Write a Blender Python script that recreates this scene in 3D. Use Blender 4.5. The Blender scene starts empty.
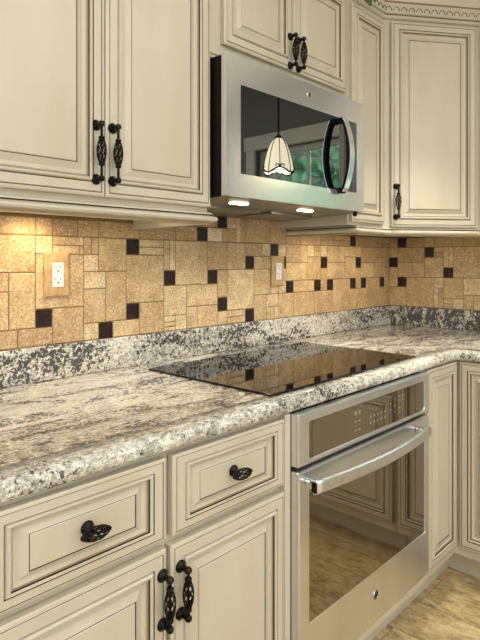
import bpy, math, random
from mathutils import Vector, Matrix
PI = math.pi
random.seed(7)
SC = bpy.context.scene
COL = SC.collection
def R(a): return math.radians(a)

# ------------------------------------------------------------------ camera
cam_d = bpy.data.cameras.new('camera'); cam = bpy.data.objects.new('camera', cam_d); COL.objects.link(cam)
cam.location = (0, -1.513, 1.254); cam.rotation_euler = (R(90), 0, R(43.2-90))
cam_d.sensor_fit = 'VERTICAL'; cam_d.sensor_height = 36; cam_d.sensor_width = 27; cam_d.lens = 560/640*36
cam_d.shift_x = -1.8/640; cam_d.shift_y = -58.7/640; cam_d.clip_start = .02
SC.camera = cam
# ------------------------------------------------------------------ world, exposure
W = bpy.data.worlds.new('daylight'); SC.world = W; W.use_nodes = True
bg = W.node_tree.nodes['Background']; bg.inputs[0].default_value = (.80, .92, 1.0, 1); bg.inputs[1].default_value = 9
SC.view_settings.view_transform = 'Standard'; SC.view_settings.look = 'None'; SC.view_settings.gamma = 1
SC.view_settings.exposure = 0.12; SC.view_settings.use_curve_mapping = False
# ------------------------------------------------------------------ lights
def area(name, loc, rot, sx, sy, energy, color):
    l = bpy.data.lights.new(name, 'AREA'); l.shape = 'RECTANGLE'; l.size = sx; l.size_y = sy; l.energy = energy; l.color = color
    o = bpy.data.objects.new(name, l); COL.objects.link(o); o.location = loc; o.rotation_euler = [R(a) for a in rot]; return o
WARM = (1.0, .86, .66); COOL = (.86, .94, 1.0)
area('left_fill', (-2.3, -2.6, 1.6), (0, -78, 0), 2.0, 2.0, 35, (.90, .95, 1))          # added soft fill from the left, the wall there has no window
area('rear_fill', (.4, -4.2, 1.5), (80, 0, 0), 3.0, 2.0, 44, (.90, .95, 1))            # added soft fill from behind the viewer
area('overhead_fill', (.6, -2.2, 2.44), (0, 0, 0), 2.6, 2.2, 38, (1, .97, .92))                       # added broad fill from above, not a fixture
def spot(name, loc, rot, energy, ang, color, rad=.03, blend=.6):
    l = bpy.data.lights.new(name, 'SPOT'); l.energy = energy; l.spot_size = R(ang); l.spot_blend = blend; l.color = color; l.shadow_soft_size = rad
    o = bpy.data.objects.new(name, l); COL.objects.link(o); o.location = loc; o.rotation_euler = [R(a) for a in rot]; return o
UNDER = (1.0, .74, .42)
spot('puck_glow', (.735, -.09, 1.375), (20, 0, 8), 1.9, 150, UNDER, .02, 1)
spot('aisle_downlight', (2.0, -.725, 2.44), (0, 0, 0), 60, 54, (1, .92, .78), .03, .5)
area('under_cabinet_fill_a', (.66, -.20, 1.388), (0, 0, 0), .75, .03, 1.1, (1, .88, .70))  # added long fill under the left cabinet to brighten tiles and counter
area('under_cabinet_fill_b', (2.12, -.20, 1.388), (0, 0, 0), .40, .03, .8, (1, .88, .70))  # matching added fill under the right-hand cabinets, no real strip
spot('vent_glow_a', (1.27, -.30, 1.425), (0, 0, 0), 5.0, 130, (1, .90, .75))
spot('vent_glow_b', (1.62, -.30, 1.425), (0, 0, 0), 5.0, 130, (1, .90, .75))
spot('tile_fill_b', (2.05, -.16, 1.375), (20, 0, 0), 1.3, 140, UNDER, .03, 1)  # added spot fill on the tiles, no puck light here
spot('tile_fill_c', (2.45, -.20, 1.375), (20, 0, 0), 1.2, 140, UNDER, .03, 1)  # second added tile fill, under the corner cabinet

# ------------------------------------------------------------------ materials
def lin(c): return tuple(((x/255)/12.92 if x/255 <= .04045 else ((x/255+.055)/1.055)**2.4) for x in c) + (1,)
MATS = {}
def mat(name, col=(200, 200, 200), rough=.5, metal=0, ior=None, emit=None, es=1, spec=None, coat=0):
    m = bpy.data.materials.new(name); m.use_nodes = True; b = m.node_tree.nodes['Principled BSDF']
    b.inputs['Base Color'].default_value = lin(col); b.inputs['Roughness'].default_value = rough; b.inputs['Metallic'].default_value = metal
    if ior: b.inputs['IOR'].default_value = ior
    if spec is not None: b.inputs['Specular IOR Level'].default_value = spec
    if coat: b.inputs['Coat Weight'].default_value = coat; b.inputs['Coat Roughness'].default_value = .1
    if emit: b.inputs['Emission Color'].default_value = lin(emit); b.inputs['Emission Strength'].default_value = es
    MATS[name] = m; return m
class NT:
    def __init__(s, m): s.t = m.node_tree; s.b = s.t.nodes['Principled BSDF']
    def n(s, ty, **kw):
        nd = s.t.nodes.new(ty)
        for k, v in kw.items():
            if k.startswith('i_'):
                key = k[2:]; key = int(key) if key.isdigit() else key.replace('_', ' ')
                nd.inputs[key].default_value = v
            else: setattr(nd, k, v)
        return nd
    def l(s, a, b): s.t.links.new(a, b)
    def coords(s, scale=(1, 1, 1), rot=(0, 0, 0), out='Object'):
        tc = s.n('ShaderNodeTexCoord'); mp = s.n('ShaderNodeMapping'); mp.inputs['Scale'].default_value = scale; mp.inputs['Rotation'].default_value = rot
        s.l(tc.outputs[out], mp.inputs[0]); return mp.outputs[0]
    def noise(s, v, scale, detail=4, rough=.55, dist=0):
        nd = s.n('ShaderNodeTexNoise'); nd.inputs['Scale'].default_value = scale; nd.inputs['Detail'].default_value = detail
        nd.inputs['Roughness'].default_value = rough; nd.inputs['Distortion'].default_value = dist; s.l(v, nd.inputs['Vector']); return nd.outputs[0]
    def ramp(s, f, stops, interp='LINEAR'):
        nd = s.n('ShaderNodeValToRGB'); nd.color_ramp.interpolation = interp; e = nd.color_ramp.elements
        while len(e) < len(stops): e.new(.5)
        for i, (p, c) in enumerate(stops):
            e[i].position = p; e[i].color = lin(c) if len(c) == 3 else c
        s.l(f, nd.inputs[0]); return nd.outputs[0]
    def bw(s, f, a, b): return s.ramp(f, [(a, (0, 0, 0)), (b, (255, 255, 255))])
    def mix(s, f, a, b, mode='MIX'):
        nd = s.n('ShaderNodeMix', data_type='RGBA', blend_type=mode)
        for sock, val in ((nd.inputs[0], f), (nd.inputs[6], a), (nd.inputs[7], b)):
            if hasattr(val, 'default_value') or hasattr(val, 'is_linked'): s.l(val, sock)
            elif isinstance(val, (int, float)): sock.default_value = val
            else: sock.default_value = lin(val)
        return nd.outputs[2]
    def math(s, op, a, b=None):
        nd = s.n('ShaderNodeMath', operation=op)
        for i, val in enumerate((a, b)):
            if val is None: continue
            if isinstance(val, (int, float)): nd.inputs[i].default_value = val
            else: s.l(val, nd.inputs[i])
        return nd.outputs[0]
    def bump(s, h, strength=.2, dist=.002):
        nd = s.n('ShaderNodeBump'); nd.inputs['Strength'].default_value = strength; nd.inputs['Distance'].default_value = dist
        s.l(h, nd.inputs['Height']); s.l(nd.outputs[0], s.b.inputs['Normal'])
    def color(s, c): s.l(c, s.b.inputs['Base Color'])

def paint(name, a, b):
    m = mat(name, a, .38, coat=.15); t = NT(m)
    v = t.coords((1, 1, .25)); n1 = t.noise(v, 7, 4, .6); n2 = t.noise(t.coords((30, 30, 1.2)), 6, 3)
    c = t.mix(t.bw(n1, .35, .7), a, b); c = t.mix(t.math('MULTIPLY', t.bw(n2, .55, .8), .22), c, (196, 176, 138)); t.color(c)
    t.bump(n2, .05, .001); return m
CREAM = paint('cream_paint', (199, 193, 174), (191, 183, 161))
GLAZE = mat('dark_glaze', (34, 28, 24), .5)
GLAZE2 = mat('tan_glaze', (150, 130, 98), .5)
BRONZE = mat('oil_rubbed_bronze', (26, 21, 19), .32, .75)
BRONZE_TIP = mat('lighter_bronze', (54, 42, 34), .32, .8)  # lighter tone for the upper ball of each bar handle
BLACK = mat('black_enamel', (6, 6, 8), .5, spec=.2)
GAP = mat('black_gap', (6, 6, 8), .6)
WHITE = mat('white_plastic', (240, 240, 236), .35)
SLOT = mat('outlet_slot', (40, 36, 34), .6)
CHROME = mat('chrome', (205, 208, 212), .12, 1)
FILTER = mat('filter_mesh', (140, 137, 130), .35, .85)
LENS = mat('lamp_lens', (255, 240, 210), .4, emit=(255, 240, 208), es=7)
LIGHTMARK = mat('panel_marks', (185, 182, 172), .5)
WALL = mat('wall_paint', (196, 184, 160), .7)
WALLR = mat('wall_paint_taupe', (122, 121, 118), .7)
CEIL = mat('ceiling_paint', (236, 230, 216), .8)
TRIMW = mat('window_trim_paint', (222, 218, 204), .5)
GROUT = mat('grout', (128, 104, 74), .9)
# brushed steel
def steel(name, sc, col=(190, 190, 188), rough=.24, me=.95):
    m = mat(name, col, rough, me); t = NT(m); v = t.coords(sc); n = t.noise(v, 5, 4, .6)
    t.l(t.math('MULTIPLY_ADD', n, .10), t.b.inputs['Roughness']); 
    nd = t.b.inputs['Roughness'].links[0].from_node; nd.inputs[2].default_value = rough-.05
    big = t.noise(t.coords((1.1, 1.1, .25)), 4, 2, .5, .4)
    t.color(t.mix(t.bw(big, .3, .7), tuple(int(x*.93) for x in col), col)); t.bump(n, .012, .0003); return m
STEEL = steel('brushed_steel', (2, 2, 160), (222, 224, 228), .30)
SATIN = mat('satin_steel', (215, 217, 220), .38, 1)
STEELM = steel('brushed_steel_vertical', (90, 90, 1.5), (240, 242, 246), .22, .88)
def glassy(name, col, rough=.03, f=.3):
    m = mat(name, (5, 5, 6), rough, 0, 1.5); t = NT(m)
    b2 = t.n('ShaderNodeBsdfGlossy'); b2.inputs['Roughness'].default_value = rough; b2.inputs['Color'].default_value = lin(col)
    ms = t.n('ShaderNodeMixShader'); ms.inputs[0].default_value = f
    out = t.t.nodes['Material Output']; t.l(t.b.outputs[0], ms.inputs[1]); t.l(b2.outputs[0], ms.inputs[2]); t.l(ms.outputs[0], out.inputs[0]); return m
MWGLASS = glassy('microwave_glass', (215, 225, 230), .02, .20)
OVGLASS = glassy('oven_glass', (225, 214, 190), .03, .31)
COOKGLASS = mat('cooktop_glass', (6, 6, 7), .03, 0, 1.42); 
# granite
def granite(name, speck, seed, cell, w1):
    m = mat(name, (220, 210, 190), .12, spec=.5); t = NT(m)
    tc = t.n('ShaderNodeTexCoord'); mp = t.n('ShaderNodeMapping'); mp.inputs['Location'].default_value = (seed, seed*.7, seed*.3); t.l(tc.outputs['Object'], mp.inputs[0]); v = mp.outputs[0]
    mp2 = t.n('ShaderNodeMapping'); mp2.inputs['Rotation'].default_value = (0, 0, R(28)); mp2.inputs['Scale'].default_value = (.55, 1.5, 1); t.l(v, mp2.inputs[0]); vs = mp2.outputs[0]
    big = t.noise(vs, 5.5, 5, .6, .9); big2 = t.noise(vs, 2.6, 4, .6, .6); mid = t.noise(v, 38, 5, .7, .6); fine = t.noise(v, 120, 3, .7)
    base = t.ramp(big, [(.28, (222, 212, 192)), (.40, (238, 234, 222)), (.52, (246, 244, 236)), (.66, (228, 228, 222)), (.8, (240, 234, 216))])
    cl = t.math('MULTIPLY', t.bw(big2, .47, .60), t.bw(mid, .42, .58)); c = t.mix(t.math('MULTIPLY', cl, .7), base, (142, 142, 134))
    rv = t.math('MULTIPLY', t.bw(t.noise(vs, 9, 5, .7, 1.5), .57, .68), t.bw(mid, .45, .6)); c = t.mix(t.math('MULTIPLY', rv, .18), c, (186, 160, 120))
    vo = t.n('ShaderNodeTexVoronoi'); vo.inputs['Scale'].default_value = 140; t.l(v, vo.inputs['Vector'])
    crystal = t.ramp(vo.outputs['Color'], [(0, (170, 168, 160)), (.5, (232, 228, 220)), (1, (252, 250, 246))])
    c = t.mix(.2, c, crystal, 'MULTIPLY')
    fn = t.noise(vs, 120, 5, .85, .4); c = t.mix(t.math('MULTIPLY_ADD', t.bw(big2, .40, .62), .45), c, t.ramp(fn, [(.40, (96, 94, 84)), (.48, (200, 198, 186)), (.54, (255, 255, 252))]), 'MULTIPLY'); c.node.inputs[0].links[0].from_node.inputs[2].default_value = .42
    # dark specks gathered in drifts: irregular blobs cut from fine noise, their density steered by a coarse one
    d1 = t.noise(vs, 8.5, 6, .75, 1.2); d2 = t.noise(v, cell, 3, .55, .6); d3 = t.noise(v, cell*2.1, 2, .5)
    k = t.bw(t.math('ADD', t.math('MULTIPLY', d1, w1), t.math('MULTIPLY', d2, 1-w1)), .57-speck, .59-speck)
    k2 = t.bw(t.math('ADD', t.math('MULTIPLY', d1, .45), t.math('MULTIPLY', d3, .55)), .545-speck, .57-speck)
    c = t.mix(t.math('MULTIPLY', k2, .55), c, (132, 128, 122)); hue = t.bw(big, .4, .6)
    c = t.mix(t.math('MULTIPLY', k, .88), c, t.mix(hue, (52, 54, 62), (50, 45, 40)))
    t.color(c); return m
GRANITE = granite('granite_counter', .046, 3.1, 105, .64)
GRANITE_N = granite('granite_nosing', .012, 3.1, 120, .5)
GRANITE_B = granite('granite_splash', .058, 9.4, 84, .5)
GRANITE_C = granite('granite_splash_dark', .10, 5.2, 80, .6)
# travertine
def travertine():
    m = mat('travertine_tile', (200, 165, 115), .45); t = NT(m)
    at = t.n('ShaderNodeAttribute'); at.attribute_name = 'tint'; sep = t.n('ShaderNodeSeparateColor'); t.l(at.outputs['Color'], sep.inputs[0])
    tc = t.n('ShaderNodeTexCoord'); off = t.n('ShaderNodeVectorMath', operation='SCALE'); t.l(at.outputs['Color'], off.inputs[0]); off.inputs['Scale'].default_value = 37
    ad = t.n('ShaderNodeVectorMath', operation='ADD'); t.l(tc.outputs['Object'], ad.inputs[0]); t.l(off.outputs[0], ad.inputs[1]); v = ad.outputs[0]
    n1 = t.noise(v, 14, 5, .65, .8); n2 = t.noise(v, 105, 4, .72, .8); n3 = t.noise(v, 180, 2, .6)
    c = t.ramp(sep.outputs[0], [(0, (152, 120, 80)), (.35, (196, 162, 112)), (.65, (226, 198, 148)), (1, (248, 230, 188))])
    c = t.mix(t.math('MULTIPLY', t.bw(n1, .40, .60), .6), c, (172, 136, 92))
    wh = t.math('MULTIPLY', t.bw(n2, .52, .64), t.math('MULTIPLY_ADD', sep.outputs[1], .8)); wh.node.inputs[1].links[0].from_node.inputs[2].default_value = .10; c = t.mix(wh, c, (232, 218, 190))
    pit = t.math('MULTIPLY', t.bw(n3, .58, .66), .5); c = t.mix(pit, c, (124, 96, 64)); n4 = t.noise(v, 190, 3, .85); c = t.mix(.6, c, t.ramp(n4, [(.42, (160, 146, 124)), (.50, (240, 236, 226)), (.56, (255, 255, 255))]), 'MULTIPLY'); c = t.mix(t.math('MULTIPLY', t.bw(t.noise(v, 150, 4, .8), .54, .60), .42), c, (250, 240, 216)); t.color(c)
    t.bump(n2, .25, .0015); return m
TRAV = travertine()
DARKTILE = mat('dark_metal_tile', (34, 20, 20), .35, .1)
t_ = NT(DARKTILE); t_.color(t_.mix(t_.bw(t_.noise(t_.coords(), 60, 3), .4, .6), (26, 15, 17), (50, 30, 30)))
PLATE = mat('tumbled_plate', (192, 160, 116), .5); t_ = NT(PLATE); t_.color(t_.mix(t_.bw(t_.noise(t_.coords(), 40, 4), .4, .65), (182, 150, 104), (204, 174, 130)))
# floor planks
def planks():
    m = mat('plank_floor', (150, 120, 80), .28); t = NT(m)
    v = t.coords((1, 1, 1), (0, 0, R(90)))
    br = t.n('ShaderNodeTexBrick'); br.offset = .37; t.l(v, br.inputs['Vector']); br.inputs['Scale'].default_value = 1; br.inputs['Brick Width'].default_value = .92
    br.inputs['Row Height'].default_value = .195; br.inputs['Mortar Size'].default_value = .0022; br.inputs['Color1'].default_value = (0, 0, 0, 1); br.inputs['Color2'].default_value = (1, 1, 1, 1); br.inputs['Mortar'].default_value = (.5, .5, .5, 1)
    off = t.n('ShaderNodeVectorMath', operation='SCALE'); t.l(br.outputs['Color'], off.inputs[0]); off.inputs['Scale'].default_value = 9
    st = t.coords((3.4, 1.5, 1)); ad = t.n('ShaderNodeVectorMath', operation='ADD'); t.l(st, ad.inputs[0]); t.l(off.outputs[0], ad.inputs[1])
    g = t.noise(ad.outputs[0], 8.0, 12, .82, .15); g2 = t.noise(ad.outputs[0], 16, 8, .9, .3); big = t.noise(ad.outputs[0], .9, 3, .6, .4)
    c = t.ramp(g, [(.36, (112, 96, 68)), (.45, (180, 158, 116)), (.54, (212, 190, 142)), (.66, (236, 222, 186))])
    c = t.mix(t.math('MULTIPLY', t.bw(big, .45, .66), .35), c, (128, 112, 86)); c = t.mix(t.math('MULTIPLY', t.bw(g2, .58, .68), .5), c, (80, 62, 42))
    c = t.mix(.2, c, br.outputs['Color'], 'SOFT_LIGHT'); c = t.mix(t.math('MULTIPLY', br.outputs['Fac'], .7), c, (110, 92, 66)); t.color(c); t.bump(g2, .15, .001); return m
FLOOR = planks()
LEAF = mat('leaf', (70, 135, 60), .5); t_ = NT(LEAF); t_.color(t_.mix(t_.bw(t_.noise(t_.coords(), 2.2, 4), .35, .65), (20, 92, 58), (84, 160, 92)))
BARK = mat('bark', (86, 70, 54), .9)
SHADE = mat('shade_glass', (250, 238, 205), .35, emit=(255, 238, 200), es=3.5)
IVY = mat('ornament_leaf', (74, 104, 40), .5)

# ------------------------------------------------------------------ mesh helpers
class MB:
    def __init__(s): s.v = []; s.f = []; s.m = []; s.mats = []; s.sm = []
    def mi(s, m):
        if m not in s.mats: s.mats.append(m)
        return s.mats.index(m)
    def add(s, vs, fs, m, smooth=False, M=None):
        o = len(s.v); k = s.mi(m)
        for p in vs:
            p = Vector(p); s.v.append(M @ p if M else p)
        for f in fs: s.f.append([i+o for i in f]); s.m.append(k); s.sm.append(smooth)
        return s
    def box(s, x0, x1, y0, y1, z0, z1, m, b=0, M=None):
        x0, x1 = min(x0, x1), max(x0, x1); y0, y1 = min(y0, y1), max(y0, y1); z0, z1 = min(z0, z1), max(z0, z1)
        if b <= 0:
            vs = [(x, y, z) for x in (x0, x1) for y in (y0, y1) for z in (z0, z1)]
            return s.add(vs, [(0, 1, 3, 2), (4, 6, 7, 5), (0, 4, 5, 1), (2, 3, 7, 6), (0, 2, 6, 4), (1, 5, 7, 3)], m, False, M)
        b = min(b, (x1-x0)*.49, (y1-y0)*.49, (z1-z0)*.49)
        vs = []; idx = {}
        for i in (0, 1):
            for j in (0, 1):
                for k in (0, 1):
                    X = (x0, x1)[i]; Y = (y0, y1)[j]; Z = (z0, z1)[k]; dx = b*(1-2*i); dy = b*(1-2*j); dz = b*(1-2*k)
                    for a, p in enumerate(((X, Y+dy, Z+dz), (X+dx, Y, Z+dz), (X+dx, Y+dy, Z))): idx[(i, j, k, a)] = len(vs); vs.append(p)
        fs = []
        for i in (0, 1): fs.append([idx[(i, j, k, 0)] for j, k in ((0, 0), (0, 1), (1, 1), (1, 0))][::(1 if i == 0 else -1)])
        for j in (0, 1): fs.append([idx[(i, j, k, 1)] for i, k in ((0, 0), (1, 0), (1, 1), (0, 1))][::(1 if j == 0 else -1)])
        for k in (0, 1): fs.append([idx[(i, j, k, 2)] for i, j in ((0, 0), (0, 1), (1, 1), (1, 0))][::(1 if k == 0 else -1)])
        for i in (0, 1):
            for j in (0, 1): fs.append([idx[(i, j, 0, 0)], idx[(i, j, 1, 0)], idx[(i, j, 1, 1)], idx[(i, j, 0, 1)]][::(1 if i != j else -1)])
            for k in (0, 1): fs.append([idx[(i, 0, k, 0)], idx[(i, 1, k, 0)], idx[(i, 1, k, 2)], idx[(i, 0, k, 2)]][::(-1 if i != k else 1)])
        for j in (0, 1):
            for k in (0, 1): fs.append([idx[(0, j, k, 1)], idx[(1, j, k, 1)], idx[(1, j, k, 2)], idx[(0, j, k, 2)]][::(1 if j != k else -1)])
        for i in (0, 1):
            for j in (0, 1):
                for k in (0, 1): fs.append([idx[(i, j, k, a)] for a in (0, 1, 2)][::(1 if (i+j+k) % 2 == 0 else -1)])
        return s.add(vs, fs, m, False, M)
    def tube(s, pts, r, m, n=8, closed=False, cap=True, flat=1.0):
        pts = [Vector(p) for p in pts]; N = len(pts); rs = r if isinstance(r, (list, tuple)) else [r]*N; vs = []; up = None
        for i, p in enumerate(pts):
            a = pts[(i-1) % N] if (closed or i > 0) else p; b = pts[(i+1) % N] if (closed or i < N-1) else p
            d = (b-a).normalized()
            if up is None: up = Vector((0, 0, 1)) if abs(d.z) < .9 else Vector((0, 1, 0))
            x = d.cross(up).normalized(); up = x.cross(d).normalized()
            for k in range(n):
                t = 2*PI*k/n; vs.append(p + rs[i]*(math.cos(t)*x*flat + math.sin(t)*up))
        fs = []
        for i in range(N if closed else N-1):
            j = (i+1) % N
            for k in range(n): k2 = (k+1) % n; fs.append((i*n+k, j*n+k, j*n+k2, i*n+k2))
        if cap and not closed: fs.append(tuple(range(n))); fs.append(tuple((N-1)*n+k for k in range(n))[::-1])
        return s.add(vs, fs, m, True)
    def lathe(s, prof, m, n=16, M=None, smooth=True, a0=0, a1=2*PI):   # prof: (r, h) turned about local z
        vs = []
        for r, h in prof:
            for k in range(n): t = 2*PI*k/n; vs.append((max(r, 1e-5)*math.cos(t), max(r, 1e-5)*math.sin(t), h))
        fs = [(i*n+k, i*n+(k+1) % n, (i+1)*n+(k+1) % n, (i+1)*n+k) for i in range(len(prof)-1) for k in range(n)]
        return s.add(vs, fs, m, smooth, M)
    def sweep(s, path, prof, mats, closed=False, smooth=False):   # prof (outward, z) closed ring; path (x, y); outward = right hand of travel
        P = [Vector((p[0], p[1])) for p in path]; N = len(P); off = []
        for i in range(N):
            if closed: a = P[i]-P[i-1]; b = P[(i+1) % N]-P[i]
            else: a = P[i]-P[i-1] if i > 0 else P[1]-P[0]; b = P[i+1]-P[i] if i < N-1 else P[-1]-P[-2]
            a = a.normalized(); b = b.normalized(); na = Vector((a.y, -a.x)); nb = Vector((b.y, -b.x)); mm = (na+nb).normalized(); off.append(mm/max(.2, mm.dot(na)))
        K = len(prof); vs = [(P[i].x+off[i].x*o, P[i].y+off[i].y*o, z) for i in range(N) for o, z in prof]
        for k in range(K):
            k2 = (k+1) % K; mm = mats[k] if isinstance(mats, (list, tuple)) else mats
            s_v = [(i*K+k) for i in range(N)]
            fs = [(i*K+k, i*K+k2, ((i+1) % N)*K+k2, ((i+1) % N)*K+k) for i in range(N if closed else N-1)]
            s.add(vs if False else [], [], mm)
            if k == 0: s._o = len(s.v); [s.v.append(Vector(v)) for v in vs]
            km = s.mi(mm)
            for f in fs: s.f.append([q+s._o for q in f]); s.m.append(km); s.sm.append(smooth)
        if not closed:
            km = s.mi(mats[0] if isinstance(mats, (list, tuple)) else mats)
            s.f.append([s._o+q for q in range(K)][::-1]); s.m.append(km); s.sm.append(False)
            s.f.append([s._o+(N-1)*K+q for q in range(K)]); s.m.append(km); s.sm.append(False)
        return s
    def build(s, name, parent=None, loc=None, rot=None):
        me = bpy.data.meshes.new(name); me.from_pydata([tuple(v) for v in s.v], [], s.f)
        for m in s.mats: me.materials.append(m)
        me.polygons.foreach_set('material_index', s.m); me.polygons.foreach_set('use_smooth', s.sm); me.update()
        o = bpy.data.objects.new(name, me); COL.objects.link(o)
        if parent: o.parent = parent
        if loc: o.location = loc
        if rot: o.rotation_euler = rot
        return o
def recalc(o):
    import bmesh
    b = bmesh.new(); b.from_mesh(o.data); bmesh.ops.remove_doubles(b, verts=b.verts, dist=1e-6); bmesh.ops.recalc_face_normals(b, faces=b.faces); b.to_mesh(o.data); b.free(); return o
def thing(name, label, cat, loc=(0, 0, 0), rz=0, group=None):
    o = bpy.data.objects.new(name, None); COL.objects.link(o); o.empty_display_size = .1; o.location = loc; o.rotation_euler = (0, 0, rz)
    o['label'] = label; o['category'] = cat
    if group: o['group'] = group
    return o
def tag(o, label, cat, group=None):
    o['label'] = label; o['category'] = cat
    if group: o['group'] = group
    return o
def struct(o, label=None):
    o['kind'] = 'structure'
    if label: o['label'] = label
    return o

# ------------------------------------------------------------------ room shell
XR = 2.79; XL = -2.6; YF = -4.6; H = 2.46
struct(MB().box(XL-.1, XR+.1, YF-.1, .11, -.1, 0, FLOOR).build('floor'))
struct(MB().box(XL-.1, XR+.1, YF-.1, .11, H, H+.1, CEIL).build('ceiling'))
struct(MB().box(XL-.1, XR+.12, .0085, .11, 0, H, WALL).build('wall_back'))
WY0, WY1, WZ0, WZ1 = -1.80, -1.02, 1.10, 1.99
w = MB(); w.box(XR+.0085, XR+.12, WY1, .0085, 0, H, WALLR); w.box(XR+.0085, XR+.12, YF, WY0, 0, H, WALLR)
w.box(XR+.0085, XR+.12, WY0, WY1, 0, WZ0, WALLR); w.box(XR+.0085, XR+.12, WY0, WY1, WZ1, H, WALLR); struct(w.build('wall_right'))
struct(MB().box(XL-.1, XL, YF, .0085, 0, H, WALL).build('wall_left'))
struct(MB().box(XL-.1, XR+.12, YF-.1, YF, 0, H, WALL).build('wall_front'))
# window over the sink
wn = struct(bpy.data.objects.new('window_1', None)); COL.objects.link(wn); wn.location = (XR, (WY0+WY1)/2, WZ0)
ww = (WY1-WY0)/2; hh = WZ1-WZ0
f = MB(); 
for a, b, c, d in ((-ww-.075, -ww, -.02, hh+.08), (ww, ww+.075, -.02, hh+.08)): f.box(-.016, .008, a, b, c, d, TRIMW, .003)
f.box(-.02, .008, -ww-.09, ww+.09, hh, hh+.095, TRIMW, .003); f.box(-.05, .008, -ww-.09, ww+.09, -.04, -.005, TRIMW, .004)
f.build('window_frame', wn)
f = MB(); b_ = .035
for a, b, c, d in ((-ww, -ww+b_, 0, hh), (ww-b_, ww, 0, hh)): f.box(.045, .085, a, b, c, d, TRIMW, .003)
for c in (0, hh*.46, hh-b_): f.box(.045, .085, -ww+b_, ww-b_, c, c+b_, TRIMW, .003)
f.box(.055, .078, -.008, .008, hh*.5, hh-b_, TRIMW)
f.build('window_sash', wn)
PANE = mat('window_pane', (255, 255, 255), 0); t_ = NT(PANE)
tr = t_.n('ShaderNodeBsdfTransparent'); gl = t_.n('ShaderNodeBsdfGlossy'); gl.inputs['Roughness'].default_value = .01; fr = t_.n('ShaderNodeFresnel'); ms = t_.n('ShaderNodeMixShader')
t_.l(fr.outputs[0], ms.inputs[0]); t_.l(tr.outputs[0], ms.inputs[1]); t_.l(gl.outputs[0], ms.inputs[2]); t_.l(ms.outputs[0], t_.t.nodes['Material Output'].inputs[0])
MB().box(.062, .066, -ww+b_*.6, ww-b_*.6, b_*.6, hh-b_*.6, PANE).build('window_pane', wn)

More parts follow.
